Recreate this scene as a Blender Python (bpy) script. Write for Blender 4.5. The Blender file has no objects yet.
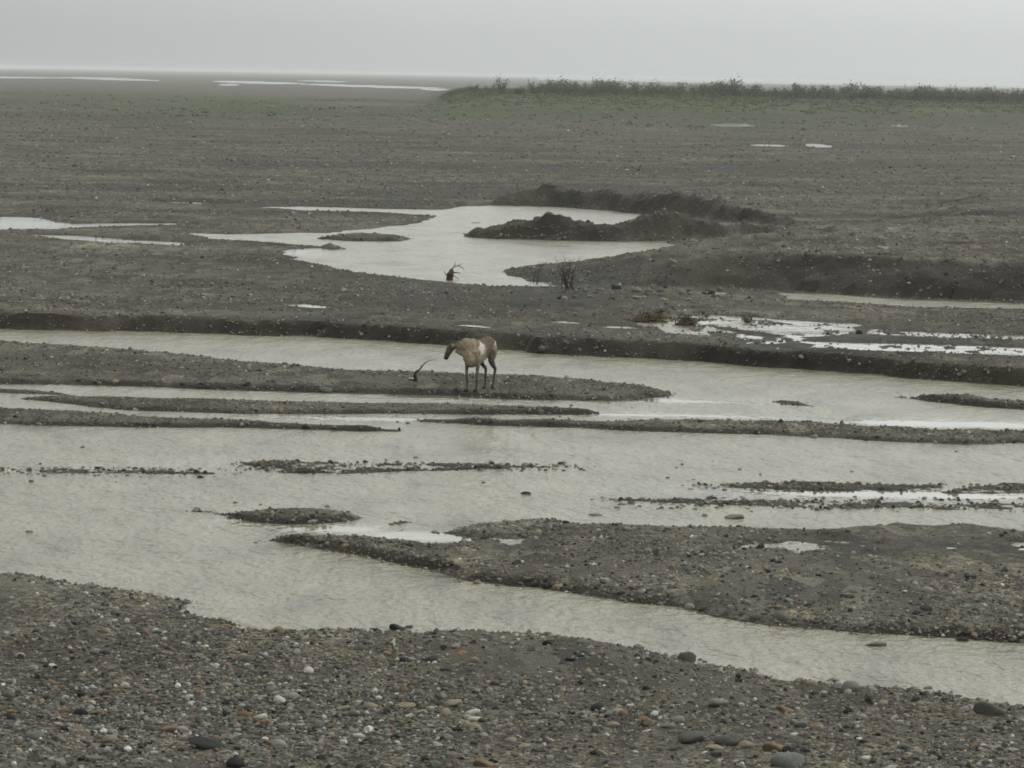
import bpy, bmesh, math, random
import numpy as np
from mathutils import Matrix, Vector

random.seed(7)
rng = np.random.default_rng(11)
S = bpy.context.scene
COL = S.collection

# ------------------------------------------------------------------ camera
CAM_H, F_PX = 6.1, 3600.0
PITCH = math.atan((384 - 75) / F_PX)
ROLL = math.radians(1.0)
_f = np.array([0, math.cos(PITCH), -math.sin(PITCH)])
_u0 = np.array([0, math.sin(PITCH), math.cos(PITCH)])
_r0 = np.array([1.0, 0, 0])
_r = _r0 * math.cos(ROLL) + _u0 * math.sin(ROLL)
_u = -_r0 * math.sin(ROLL) + _u0 * math.cos(ROLL)
cam_data = bpy.data.cameras.new("camera")
cam_data.sensor_width = 36.0
cam_data.lens = 36.0 * F_PX / 1024.0
cam_data.clip_start = 0.5
cam_data.clip_end = 40000
cam = bpy.data.objects.new("camera", cam_data)
COL.objects.link(cam)
M = Matrix.Identity(4)
for i in range(3):
    M[i][0], M[i][1], M[i][2] = _r[i], _u[i], -_f[i]
M[2][3] = CAM_H
cam.matrix_world = M
S.camera = cam

# ------------------------------------------------------------------ sky, sun, exposure
SUN_AZ, SUN_EL = math.radians(62), math.radians(38)   # azimuth from +Y towards +X
world = bpy.data.worlds.new("World")
S.world = world
world.use_nodes = True
wn, wl = world.node_tree.nodes, world.node_tree.links
wn.clear()
out = wn.new("ShaderNodeOutputWorld")
bg_sky = wn.new("ShaderNodeBackground")
bg_cloud = wn.new("ShaderNodeBackground")
mixw = wn.new("ShaderNodeMixShader")
sky = wn.new("ShaderNodeTexSky")
sky.sky_type = 'NISHITA'
sky.sun_disc = False
sky.sun_elevation = SUN_EL
sky.sun_rotation = SUN_AZ
sky.dust_density = 4.0
bg_sky.inputs["Strength"].default_value = 0.07
wl.new(sky.outputs[0], bg_sky.inputs["Color"])
tc = wn.new("ShaderNodeTexCoord")
# overcast deck: a little brighter overhead and around the hidden sun, softly mottled
sep = wn.new("ShaderNodeSeparateXYZ")
wl.new(tc.outputs["Generated"], sep.inputs[0])
dot = wn.new("ShaderNodeVectorMath"); dot.operation = 'DOT_PRODUCT'
wl.new(tc.outputs["Generated"], dot.inputs[0])
dot.inputs[1].default_value = (math.sin(SUN_AZ) * math.cos(SUN_EL), math.cos(SUN_AZ) * math.cos(SUN_EL), math.sin(SUN_EL))
glow = wn.new("ShaderNodeMapRange")
glow.inputs["From Min"].default_value = 0.10
glow.inputs["From Max"].default_value = 0.75
glow.inputs["To Min"].default_value = 0.70
glow.inputs["To Max"].default_value = 1.75
wl.new(dot.outputs["Value"], glow.inputs["Value"])
elev = wn.new("ShaderNodeMapRange")
elev.inputs["From Min"].default_value = 0.012
elev.inputs["From Max"].default_value = 0.11
elev.inputs["To Min"].default_value = 1.0
elev.inputs["To Max"].default_value = 1.65
wl.new(sep.outputs["Z"], elev.inputs["Value"])
cn = wn.new("ShaderNodeTexNoise")
cn.inputs["Scale"].default_value = 5.0
cn.inputs["Detail"].default_value = 4.0
cmap = wn.new("ShaderNodeMapping")
cmap.inputs["Scale"].default_value = (1, 1, 3.0)
wl.new(tc.outputs["Generated"], cmap.inputs[0])
wl.new(cmap.outputs[0], cn.inputs["Vector"])
cm = wn.new("ShaderNodeMapRange")
cm.inputs["To Min"].default_value = 0.93
cm.inputs["To Max"].default_value = 1.07
wl.new(cn.outputs["Fac"], cm.inputs["Value"])
m1 = wn.new("ShaderNodeMath"); m1.operation = 'MULTIPLY'
m2 = wn.new("ShaderNodeMath"); m2.operation = 'MULTIPLY'
wl.new(glow.outputs[0], m1.inputs[0]); wl.new(elev.outputs[0], m1.inputs[1])
wl.new(m1.outputs[0], m2.inputs[0]); wl.new(cm.outputs[0], m2.inputs[1])
bg_cloud.inputs["Color"].default_value = (0.515, 0.536, 0.534, 1)
wl.new(m2.outputs[0], bg_cloud.inputs["Strength"])
mixw.inputs[0].default_value = 0.92
wl.new(bg_sky.outputs[0], mixw.inputs[1])
wl.new(bg_cloud.outputs[0], mixw.inputs[2])
wl.new(mixw.outputs[0], out.inputs["Surface"])

sun_d = bpy.data.lights.new("sun", 'SUN')
sun_d.energy = 0.55
sun_d.angle = math.radians(25)
sun_d.color = (1.0, 0.97, 0.92)
sun = bpy.data.objects.new("sun", sun_d)
COL.objects.link(sun)
sd = Vector((math.sin(SUN_AZ) * math.cos(SUN_EL), math.cos(SUN_AZ) * math.cos(SUN_EL), math.sin(SUN_EL)))
sun.rotation_euler = sd.to_track_quat('Z', 'Y').to_euler()

S.view_settings.view_transform = 'Standard'
S.view_settings.look = 'None'
S.view_settings.exposure = 0.0
S.view_settings.gamma = 1.0
S.view_settings.use_curve_mapping = False
S.render.engine = 'CYCLES'
S.cycles.use_denoising = True
S.cycles.max_bounces = 6
S.cycles.volume_bounces = 2
S.cycles.pixel_filter_type = 'BLACKMAN_HARRIS'
S.cycles.filter_width = 1.75

# ------------------------------------------------------------------ helpers
def gpt(px, py, z=0.0):
    """photo pixel -> point on the horizontal plane at height z"""
    d = _f + (px - 512) / F_PX * _r + (384 - py) / F_PX * _u
    t = (z - CAM_H) / d[2]
    return d * t + np.array([0, 0, CAM_H])

def px_scale(y):
    return F_PX / y

def tag(o, label=None, cat=None, group=None, kind=None):
    if label: o["label"] = label
    if cat: o["category"] = cat
    if group: o["group"] = group
    if kind: o["kind"] = kind
    return o

def mesh_obj(name, verts, faces, mat=None, parent=None, smooth=True):
    me = bpy.data.meshes.new(name)
    me.from_pydata([tuple(v) for v in verts], [], [tuple(f) for f in faces])
    if smooth:
        me.polygons.foreach_set("use_smooth", [True] * len(me.polygons))
    if mat: me.materials.append(mat)
    o = bpy.data.objects.new(name, me)
    COL.objects.link(o)
    o.parent = parent
    return o

def np_mesh(name, V, Fc, mat=None, smooth=True, cols=None):
    """V (n,3), Fc (m,k) -> mesh, quickly"""
    me = bpy.data.meshes.new(name)
    n, (m, k) = len(V), Fc.shape
    me.vertices.add(n); me.loops.add(m * k); me.polygons.add(m)
    me.vertices.foreach_set("co", np.ascontiguousarray(V, dtype=np.float32).ravel())
    me.loops.foreach_set("vertex_index", np.ascontiguousarray(Fc, dtype=np.int32).ravel())
    me.polygons.foreach_set("loop_start", np.arange(0, m * k, k, dtype=np.int32))
    me.polygons.foreach_set("use_smooth", np.full(m, smooth))
    if cols is not None:
        a = me.color_attributes.new("col", 'FLOAT_COLOR', 'POINT')
        c4 = np.ones((n, 4), dtype=np.float32); c4[:, :3] = cols
        a.data.foreach_set("color", c4.ravel())
    me.update(calc_edges=True)
    me.validate()
    if mat: me.materials.append(mat)
    return me

def hash2(ix, iy, seed):
    h = (ix.astype(np.int64) * 374761393 + iy.astype(np.int64) * 668265263 + seed * 974711) & 0xFFFFFFFF
    h = ((h ^ (h >> 13)) * 1274126177) & 0xFFFFFFFF
    return ((h ^ (h >> 16)) & 0xFFFFFF) / float(0xFFFFFF)

def vnoise(x, y, seed=0):
    ix, iy = np.floor(x), np.floor(y)
    fx, fy = x - ix, y - iy
    fx = fx * fx * (3 - 2 * fx); fy = fy * fy * (3 - 2 * fy)
    ix = ix.astype(np.int64); iy = iy.astype(np.int64)
    a = hash2(ix, iy, seed); b = hash2(ix + 1, iy, seed)
    c = hash2(ix, iy + 1, seed); d = hash2(ix + 1, iy + 1, seed)
    return (a + (b - a) * fx) * (1 - fy) + (c + (d - c) * fx) * fy

def fbm(x, y, octs=4, seed=0, gain=0.5):
    """about -1..1"""
    s = np.zeros_like(x); amp = 1.0; tot = 0
    for k in range(octs):
        s += amp * (vnoise(x * 2 ** k, y * 2 ** k, seed + 17 * k) * 2 - 1)
        tot += amp; amp *= gain
    return s / tot * 1.5

# ------------------------------------------------------------------ materials
def new_mat(name):
    m = bpy.data.materials.new(name)
    m.use_nodes = True
    return m, m.node_tree.nodes, m.node_tree.links, m.node_tree.nodes["Principled BSDF"]

def noise_mat(name, c1, c2, scale=8, rough=0.85, bump=0.3, dist=0.02, detail=5):
    m, n, l, b = new_mat(name)
    t = n.new("ShaderNodeTexNoise"); t.inputs["Scale"].default_value = scale; t.inputs["Detail"].default_value = detail
    tcn = n.new("ShaderNodeTexCoord"); l.new(tcn.outputs["Object"], t.inputs["Vector"])
    r = n.new("ShaderNodeValToRGB")
    r.color_ramp.elements[0].color = (*c1, 1); r.color_ramp.elements[0].position = 0.32
    r.color_ramp.elements[1].color = (*c2, 1); r.color_ramp.elements[1].position = 0.68
    l.new(t.outputs["Fac"], r.inputs[0]); l.new(r.outputs[0], b.inputs["Base Color"])
    b.inputs["Roughness"].default_value = rough
    b.inputs["Specular IOR Level"].default_value = 0.12
    if bump:
        bp = n.new("ShaderNodeBump"); bp.inputs["Strength"].default_value = bump; bp.inputs["Distance"].default_value = dist
        l.new(t.outputs["Fac"], bp.inputs["Height"]); l.new(bp.outputs[0], b.inputs["Normal"])
    return m

def attr_mat(name, rough=0.8, spec=0.3, noise=0.25, scale=20):
    m, n, l, b = new_mat(name)
    a = n.new("ShaderNodeAttribute"); a.attribute_name = "col"
    t = n.new("ShaderNodeTexNoise"); t.inputs["Scale"].default_value = scale; t.inputs["Detail"].default_value = 4
    tcn = n.new("ShaderNodeTexCoord"); l.new(tcn.outputs["Object"], t.inputs["Vector"])
    mr = n.new("ShaderNodeMapRange"); mr.inputs["From Min"].default_value = 0.25; mr.inputs["From Max"].default_value = 0.75
    mr.inputs["To Min"].default_value = 1 - noise; mr.inputs["To Max"].default_value = 1 + noise
    l.new(t.outputs["Fac"], mr.inputs[0])
    mx = n.new("ShaderNodeVectorMath"); mx.operation = 'SCALE'
    l.new(a.outputs["Color"], mx.inputs[0]); l.new(mr.outputs[0], mx.inputs["Scale"])
    l.new(mx.outputs[0], b.inputs["Base Color"])
    b.inputs["Roughness"].default_value = rough
    b.inputs["Specular IOR Level"].default_value = spec
    return m

def ground_mat():
    m, n, l, b = new_mat("gravel_plain")
    geo = n.new("ShaderNodeNewGeometry")
    a = n.new("ShaderNodeAttribute"); a.attribute_name = "wet"
    veg = n.new("ShaderNodeAttribute"); veg.attribute_name = "veg"
    dk = n.new("ShaderNodeAttribute"); dk.attribute_name = "silt"
    v1 = n.new("ShaderNodeTexVoronoi"); v1.inputs["Scale"].default_value = 26
    v2 = n.new("ShaderNodeTexVoronoi"); v2.inputs["Scale"].default_value = 9
    for v in (v1, v2): l.new(geo.outputs["Position"], v.inputs["Vector"])
    r1 = n.new("ShaderNodeValToRGB"); e = r1.color_ramp.elements
    e[0].position = 0.0; e[0].color = (0.030, 0.029, 0.027, 1)
    e[1].position = 1.0; e[1].color = (0.30, 0.29, 0.26, 1)
    for p, c in ((0.35, (0.098, 0.092, 0.074)), (0.62, (0.160, 0.148, 0.118)), (0.80, (0.200, 0.164, 0.108)), (0.90, (0.21, 0.205, 0.19))):
        q = e.new(p); q.color = (*c, 1)
    sc = n.new("ShaderNodeSeparateColor"); l.new(v1.outputs["Color"], sc.inputs[0])
    l.new(sc.outputs[0], r1.inputs[0])
    r2 = n.new("ShaderNodeValToRGB"); e = r2.color_ramp.elements
    e[0].position = 0.0; e[0].color = (0.6, 0.6, 0.6, 1); e[1].position = 1.0; e[1].color = (1.4, 1.38, 1.3, 1)
    sc2 = n.new("ShaderNodeSeparateColor"); l.new(v2.outputs["Color"], sc2.inputs[0]); l.new(sc2.outputs[0], r2.inputs[0])
    mul = n.new("ShaderNodeMix"); mul.data_type = 'RGBA'; mul.blend_type = 'MULTIPLY'; mul.inputs["Factor"].default_value = 1
    l.new(r1.outputs[0], mul.inputs[6]); l.new(r2.outputs[0], mul.inputs[7])
    v3 = n.new("ShaderNodeTexVoronoi"); v3.inputs["Scale"].default_value = 2.7; v3.inputs["Randomness"].default_value = 1.0
    mp3 = n.new("ShaderNodeMapping"); mp3.inputs["Scale"].default_value = (1.0, 0.35, 1.0)
    l.new(geo.outputs["Position"], mp3.inputs[0]); l.new(mp3.outputs[0], v3.inputs["Vector"])
    sc3 = n.new("ShaderNodeSeparateColor"); l.new(v3.outputs["Color"], sc3.inputs[0])
    r3 = n.new("ShaderNodeValToRGB"); e = r3.color_ramp.elements
    e[0].position = 0.0; e[0].color = (0.60, 0.60, 0.60, 1); e[1].position = 1.0; e[1].color = (1.55, 1.50, 1.38, 1)
    q = e.new(0.5); q.color = (0.98, 0.96, 0.92, 1)
    q = e.new(0.85); q.color = (1.12, 1.10, 1.02, 1)
    l.new(sc3.outputs[1], r3.inputs[0])
    # silt between and over the pebbles, in patches
    silt = n.new("ShaderNodeMix"); silt.data_type = 'RGBA'
    l.new(dk.outputs["Fac"], silt.inputs["Factor"]); l.new(mul.outputs[2], silt.inputs[6]); silt.inputs[7].default_value = (0.112, 0.106, 0.086, 1)
    # broad tone variation of the bars
    mp = n.new("ShaderNodeMapping"); mp.inputs["Scale"].default_value = (0.10, 0.16, 0.1)
    l.new(geo.outputs["Position"], mp.inputs[0])
    nb = n.new("ShaderNodeTexNoise"); nb.inputs["Scale"].default_value = 1.0; nb.inputs["Detail"].default_value = 7; nb.inputs["Roughness"].default_value = 0.65
    l.new(mp.outputs[0], nb.inputs["Vector"])
    mr = n.new("ShaderNodeMapRange"); mr.inputs["From Min"].default_value = 0.3; mr.inputs["From Max"].default_value = 0.7
    mr.inputs["To Min"].default_value = 0.52; mr.inputs["To Max"].default_value = 1.42
    l.new(nb.outputs["Fac"], mr.inputs[0])
    tone = n.new("ShaderNodeVectorMath"); tone.operation = 'SCALE'
    mul3 = n.new("ShaderNodeMix"); mul3.data_type = 'RGBA'; mul3.blend_type = 'MULTIPLY'; mul3.inputs["Factor"].default_value = 0.85
    l.new(silt.outputs[2], mul3.inputs[6]); l.new(r3.outputs[0], mul3.inputs[7])
    # brown soil of the cut banks
    so = n.new("ShaderNodeAttribute"); so.attribute_name = "soil"
    soil = n.new("ShaderNodeMix"); soil.data_type = 'RGBA'
    l.new(so.outputs["Fac"], soil.inputs["Factor"]); l.new(mul3.outputs[2], soil.inputs[6]); soil.inputs[7].default_value = (0.070, 0.055, 0.035, 1)
    l.new(soil.outputs[2], tone.inputs[0]); l.new(mr.outputs[0], tone.inputs["Scale"])
    # low green cover
    ng = n.new("ShaderNodeTexNoise"); ng.inputs["Scale"].default_value = 0.35; ng.inputs["Detail"].default_value = 6
    l.new(geo.outputs["Position"], ng.inputs["Vector"])
    rg = n.new("ShaderNodeValToRGB"); e = rg.color_ramp.elements
    e[0].position = 0.3; e[0].color = (0.052, 0.066, 0.026, 1); e[1].position = 0.75; e[1].color = (0.090, 0.102, 0.042, 1)
    l.new(ng.outputs["Fac"], rg.inputs[0])
    vg = n.new("ShaderNodeMix"); vg.data_type = 'RGBA'
    l.new(veg.outputs["Fac"], vg.inputs["Factor"]); l.new(tone.outputs[0], vg.inputs[6]); l.new(rg.outputs[0], vg.inputs[7])
    # darkening: wet gravel near the water, plus the dark faces and streaks
    wm = n.new("ShaderNodeMapRange"); wm.inputs["To Min"].default_value = 1.0; wm.inputs["To Max"].default_value = 0.34
    l.new(a.outputs["Fac"], wm.inputs[0])
    wet = n.new("ShaderNodeVectorMath"); wet.operation = 'SCALE'
    l.new(vg.outputs[2], wet.inputs[0]); l.new(wm.outputs[0], wet.inputs["Scale"])
    l.new(wet.outputs[0], b.inputs["Base Color"])
    rm = n.new("ShaderNodeMapRange"); rm.inputs["To Min"].default_value = 0.95; rm.inputs["To Max"].default_value = 0.55
    l.new(a.outputs["Fac"], rm.inputs[0]); l.new(rm.outputs[0], b.inputs["Roughness"])
    b.inputs["Specular IOR Level"].default_value = 0.05
    bp = n.new("ShaderNodeBump"); bp.inputs["Strength"].default_value = 0.8; bp.inputs["Distance"].default_value = 0.03
    inv = n.new("ShaderNodeMath"); inv.operation = 'SUBTRACT'; inv.inputs[0].default_value = 1.0
    l.new(v1.outputs["Distance"], inv.inputs[1]); l.new(inv.outputs[0], bp.inputs["Height"]); l.new(bp.outputs[0], b.inputs["Normal"])
    return m

def water_mat(name, calm):
    m, n, l, b = new_mat(name)
    geo = n.new("ShaderNodeNewGeometry")
    ca = n.new("ShaderNodeAttribute"); ca.attribute_name = "calm"
    def noise(scale, xs, ys, det):
        mp = n.new("ShaderNodeMapping"); mp.inputs["Scale"].default_value = (xs, ys, 1)
        l.new(geo.outputs["Position"], mp.inputs[0])
        t = n.new("ShaderNodeTexNoise"); t.inputs["Scale"].default_value = scale; t.inputs["Detail"].default_value = det
        l.new(mp.outputs[0], t.inputs["Vector"]); return t
    t1 = noise(2.3, 1.0, 0.50, 4); t2 = noise(0.9, 1, 0.45, 6); t3 = noise(8.0, 1.0, 0.55, 3)
    r = n.new("ShaderNodeValToRGB"); e = r.color_ramp.elements
    e[0].position = 0.30; e[0].color = (0.110, 0.092, 0.054, 1); e[1].position = 0.66; e[1].color = (0.244, 0.222, 0.146, 1)  # dark brown end paints in ripple faces that mirror less sky
    q = e.new(0.40); q.color = (0.180, 0.162, 0.102, 1)
    l.new(t2.outputs["Fac"], r.inputs[0]); l.new(r.outputs[0], b.inputs["Base Color"])
    add = n.new("ShaderNodeMath"); add.operation = 'MULTIPLY_ADD'; add.inputs[1].default_value = 0.45
    l.new(t3.outputs["Fac"], add.inputs[0]); l.new(t1.outputs["Fac"], add.inputs[2])
    sb = n.new("ShaderNodeMapRange"); sb.inputs["To Min"].default_value = 1.0; sb.inputs["To Max"].default_value = 0.06
    l.new(ca.outputs["Fac"], sb.inputs[0])
    bp = n.new("ShaderNodeBump"); bp.inputs["Distance"].default_value = 0.17
    l.new(sb.outputs[0], bp.inputs["Strength"]); l.new(add.outputs[0], bp.inputs["Height"]); l.new(bp.outputs[0], b.inputs["Normal"])
    rr = n.new("ShaderNodeMapRange"); rr.inputs["To Min"].default_value = 0.22; rr.inputs["To Max"].default_value = 0.04
    l.new(ca.outputs["Fac"], rr.inputs[0]); l.new(rr.outputs[0], b.inputs["Roughness"])
    b.inputs["IOR"].default_value = 1.33; sl = n.new("ShaderNodeMapRange"); sl.inputs["To Min"].default_value = 0.24; sl.inputs["To Max"].default_value = 0.5
    l.new(ca.outputs["Fac"], sl.inputs[0]); l.new(sl.outputs[0], b.inputs["Specular IOR Level"])
    return m

MAT_GROUND = ground_mat()
MAT_RIVER = water_mat("silty_river_water", False)
MAT_STONES = attr_mat("river_stones", rough=0.9, spec=0.10, noise=0.25, scale=25)

# ------------------------------------------------------------------ the plain: grid that widens with distance
NZ = 0.30                                     # level of the upper terrace and its shallow channels
pv = np.concatenate([np.linspace(1100, 801, 60), np.arange(800, 60, -0.62), np.arange(60, 8, -0.4), np.geomspace(8, 2.0, 30)])
Yr = CAM_H * F_PX / pv
NR = len(Yr)
uc = np.linspace(-0.175, 0.175, 470)
us = 0.175 + np.geomspace(0.002, 1.1, 34)
uc = np.concatenate([-us[::-1], uc, us])
NC = len(uc)
Y = np.repeat(Yr[:, None], NC, 1)
X = Y * uc[None, :]

def seg_dist(px, py, a, b):
    ax, ay = a; bx, by = b
    dx, dy = bx - ax, by - ay
    t = np.clip(((px - ax) * dx + (py - ay) * dy) / (dx * dx + dy * dy + 1e-12), 0, 1)
    return np.hypot(px - ax - t * dx, py - ay - t * dy)

def poly_sdf(poly, pad, Xg=None, Yg=None):
    """signed distance, positive inside; -pad far away.  On the whole grid."""
    P = np.array(poly)
    y0, y1 = P[:, 1].min() - pad, P[:, 1].max() + pad
    r0, r1 = np.searchsorted(Yr, y0), np.searchsorted(Yr, y1)
    res = np.full((NR, NC), -float(pad))
    if r1 - r0 < 1: return res
    xs = X[r0:r1]
    cmask = ((xs > P[:, 0].min() - pad) & (xs < P[:, 0].max() + pad)).any(0)
    if not cmask.any(): return res
    c0, c1 = np.argmax(cmask), NC - np.argmax(cmask[::-1])
    xs = X[r0:r1, c0:c1]; ys = Y[r0:r1, c0:c1]
    d = np.full(xs.shape, float(pad)); ins = np.zeros(xs.shape, bool)
    n = len(P)
    for i in range(n):
        a, b = P[i], P[(i + 1) % n]
        d = np.minimum(d, seg_dist(xs, ys, a, b))
        if a[1] != b[1]:
            c = (ys >= min(a[1], b[1])) & (ys < max(a[1], b[1]))
            ins ^= c & (xs < a[0] + (ys - a[1]) / (b[1] - a[1]) * (b[0] - a[0]))
    res[r0:r1, c0:c1] = np.where(ins, d, -d)
    return res

def edge(pts):
    """carry a traced edge on past the picture's sides"""
    pts = list(pts)
    if pts[0][0] <= 0: pts = [(-420, pts[0][1] - 9)] + pts
    if pts[-1][0] >= 1024: pts = pts + [(1440, pts[-1][1] + 9)]
    return pts

def bar_poly(top, bot, ztop, zbot=0.0):
    """top: far edge left to right, bot: near edge left to right"""
    A = [gpt(x, y, ztop)[:2] for x, y in edge(top)]
    B = [gpt(x, y, zbot)[:2] for x, y in edge(bot)]
    return A + B[::-1]

# fields used in several places
n_fine = fbm(X * 1.6, Y * 1.6, 4, 1)          # lumps of about half a metre
n_mid = fbm(X * 0.35, Y * 0.35, 4, 2)
n_big = fbm(X * 0.05, Y * 0.08, 4, 3)
n_edge = fbm(X * 0.9, Y * 0.9, 4, 4)

H = np.full((NR, NC), -0.15) + 0.02 * n_fine
WL = np.zeros((NR, NC))                       # water level that wets a spot

def raise_bar(poly, h, w, rough=1.0, en=0.25, shoal=False):
    global H
    pad = 6.0
    s = poly_sdf(poly, pad)
    m = s > -pad + 0.01
    sm = s[m] + en * n_edge[m] + 0.07 * n_fine[m]
    t = np.clip(sm / w, -1.5, 1)
    prof = np.where(t > 0, t * (2 - t), t * 0.6)
    z = h * prof + np.clip(sm, 0, 1.5) * 0.010 * rough
    z = np.where(sm > 0, z + rough * (0.022 * n_fine[m] + 0.03 * n_mid[m]) * np.clip(sm / w, 0, 1), z)
    if shoal:
        z = np.where(sm > 0, h * (0.20 + 0.8 * fbm(X[m] * 1.6, Y[m] * 1.6, 4, 31, 0.6)), z)
    H[m] = np.maximum(H[m], z)

# --- bars and islands of the main river (water level 0)
FORE_TOP = [(0,571),(30,572),(55,576),(65,582),(95,581),(135,592),(185,597),(190,605),(220,614),(260,625),(300,629),(340,626),
            (375,630),(400,624),(425,630),(470,629),(537,629),(592,637),(642,650),(687,656),(712,662),(782,675),(832,678),(872,682),
            (912,686),(962,695),(992,702),(1024,705)]
raise_bar([gpt(x, y, 0.06)[:2] for x, y in edge(FORE_TOP)] + [(60, 18), (-60, 18)], 0.10, 0.7, 1.2, 0.22)
RIGHT_TOP = [(253,540),(280,533.5),(330,536.5),(379,540),(432,541),(476,541.5),(470,534),(440,529),(479,523),(520,520),(557,520),(592,524),
             (662,525),(742,526),(812,528),(872,525),(882,521),(927,525),(962,522),(1024,530)]
RIGHT_BOT = [(258,541),(280,542),(313,549),(353,556),(393,562),(432,571),(466,580),(512,586),(542,588),(582,594),(632,602),(682,607),
             (722,616),(772,625),(837,631),(902,635),(962,640),(1024,644)]
raise_bar(bar_poly(RIGHT_TOP, RIGHT_BOT, 0.05), 0.085, 0.4, 1.1, 0.10)
raise_bar(bar_poly([(266,537),(330,538),(420,543),(470,552)], [(262,540),(300,545),(353,555),(432,570),(470,578)], 0.05), 0.13, 0.2, 1.0, 0.05)
ISL = [  # top, bottom, height, width of the shore slope
  ([(193,509),(230,512),(280,510),(326,510),(366,515)], [(200,511),(230,517),(256,522.5),(290,525),(326,523),(359,520)], 0.07, 0.5),
  ([(376,523),(406,519),(419,521.5)], [(380,524.5),(393,525),(412,523)], 0.05, 0.4),
  ([(0,342),(75,346),(150,350),(210,357),(250,362),(350,370),(425,372),(520,377),(587,380),(652,387),(674,392)],
   [(0,384),(100,385),(250,391),(450,396),(512,399),(612,401),(664,397)], 0.09, 0.8),
  ([(20,397),(75,396),(200,399),(300,401),(450,404),(512,407),(602,411)],
   [(50,402),(125,410),(250,414),(400,414),(512,414.5),(592,414)], 0.07, 0.6),
  ([(0,407),(75,411),(150,417),(250,421),(350,426),(395,429)], [(0,424),(125,427),(250,428),(350,431)], 0.07, 0.6),
  ([(420,418.5),(512,420),(612,422),(712,420),(812,421),(862,425),(937,429),(1024,430)],
   [(424,422),(512,426),(562,427),(662,432),(762,434),(862,440),(962,444),(1024,443)], 0.07, 0.6),
  ([(894,395),(937,397),(967,393),(992,400),(1024,402)], [(900,397),(962,405),(1024,410)], 0.09, 0.5),
  ([(0,389),(40,391),(72,394)], [(0,392.5),(40,394),(70,395.5)], 0.04, 0.4),
  ([(770,400),(790,401),(815,405)], [(775,402.5),(795,405),(813,406.5)], 0.04, 0.4),
]
for top, bot, h, w in ISL:
    raise_bar(bar_poly(top, bot, h * 0.5), h, w * 0.55, 0.8, 0.07)
SHOAL = [
  ([(240,462),(280,461),(350,462),(425,464),(512,463),(587,465)], [(255,466),(280,472),(350,474),(450,470),(512,467),(585,467)], 0.05),
  ([(0,470),(80,469),(210,472)], [(0,472),(100,472),(210,473.5)], 0.02),
  ([(692,485),(762,483),(912,485),(1024,485)], [(700,487),(812,490.5),(927,491.5),(1024,492.5)], 0.06),
  ([(612,498),(700,499),(820,501),(1024,503)], [(620,501),(720,505),(830,507),(1024,512)], 0.035),
]
for top, bot, h in SHOAL:
    raise_bar(bar_poly(top, bot, 0.02), h, 0.5, 0.8, 0.2, shoal=True)

# puddled hollows on the wedge-shaped bar
def dip(pts, amt):
    global H
    s = poly_sdf([gpt(x, y, 0.0)[:2] for x, y in pts], 3.0)
    m = s > -1.8
    H[m] = np.minimum(H[m], np.clip(-s[m], 0, 9) * 0.06 + 0.010 + amt * fbm(X[m] * 1.6, Y[m] * 1.6, 4, 61))
dip([(745,543),(780,541.5),(825,545),(822,548),(780,547.5),(750,546)], 0.04)
dip([(850,545),(930,541.5),(1024,543),(1440,552),(1440,558),(1024,550),(940,548.5),(870,548)], 0.04)
dip([(508,542),(540,542.5),(538,545),(512,545)], 0.04)

# --- the terrace behind the cut bank (level NZ)
S1 = [(0,328),(100,331),(200,333),(300,336),(400,342),(460,346),(520,351),(600,357),(680,361),(794,368),(868,374),(1024,387)]
S1g = [gpt(x, y, 0)[:2] for x, y in edge(S1)]
north = S1g + [(13000, 9000), (13000, 14000), (-13000, 14000), (-13000, S1g[0][1] + 5)]
sN = poly_sdf(north, 60.0)
north_mask = sN > -8
t = np.clip((sN + 0.30 * n_edge + 0.25 * n_mid) / (0.36 + 0.22 * n_fine), -1, 1)
cut = np.where(t > 0, t ** 0.8, t * 0.4)
hn = (NZ + 0.045 + 0.05 * np.clip(fbm(X * 0.25, Y * 0.02, 3, 57), -0.6, 1)) * cut + 0.05 * n_fine * (np.abs(t) < 0.98)
hn = np.where(sN > 2.2, np.maximum(hn, NZ + 0.012), hn)
inl = np.clip((sN - 0.3) / 1.5, 0, 1)
far_damp = np.clip(1 - (Y - 250) / 400, 0.15, 1)
hn = hn + inl * (0.02 * n_fine + 0.07 * np.abs(n_mid) + 0.10 * np.clip(n_big, 0, 1)) * far_damp
H = np.where(sN > -1.0, np.maximum(H, hn), H)
WL = np.where(sN > 0.6, NZ, WL)

def pline_dist(pts, pad):
    res = np.full((NR, NC), float(pad))
    P = np.array(pts)
    y0, y1 = P[:, 1].min() - pad, P[:, 1].max() + pad
    r0, r1 = np.searchsorted(Yr, y0), np.searchsorted(Yr, y1)
    xs, ys = X[r0:r1], Y[r0:r1]
    d = np.full(xs.shape, float(pad)); tt = np.zeros(xs.shape)
    for i in range(len(P) - 1):
        q = seg_dist(xs, ys, P[i], P[i + 1])
        d = np.minimum(d, q)
    res[r0:r1] = d
    return res

def carve(poly, depth=0.08, slope=0.12, en=0.3, mottle=0.0):
    global H
    pad = 12.0
    s = poly_sdf([p[:2] for p in poly], pad)
    m = s > -pad + 0.01
    sm = s[m] + en * n_edge[m]
    lim = np.where(sm > 0, NZ - np.minimum(depth, sm * 0.15 + 0.01), NZ + 0.006 + (-sm) * slope + np.clip(-sm - 1.0, 0, 12) ** 2 * 0.025)
    if mottle:
        nn = fbm(X[m] * 2.6, Y[m] * 0.9, 5, 51, 0.62)
        lim = np.where(sm > 0, NZ + mottle * (nn - 0.38), lim)
    H[m] = np.minimum(H[m], lim)

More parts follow.
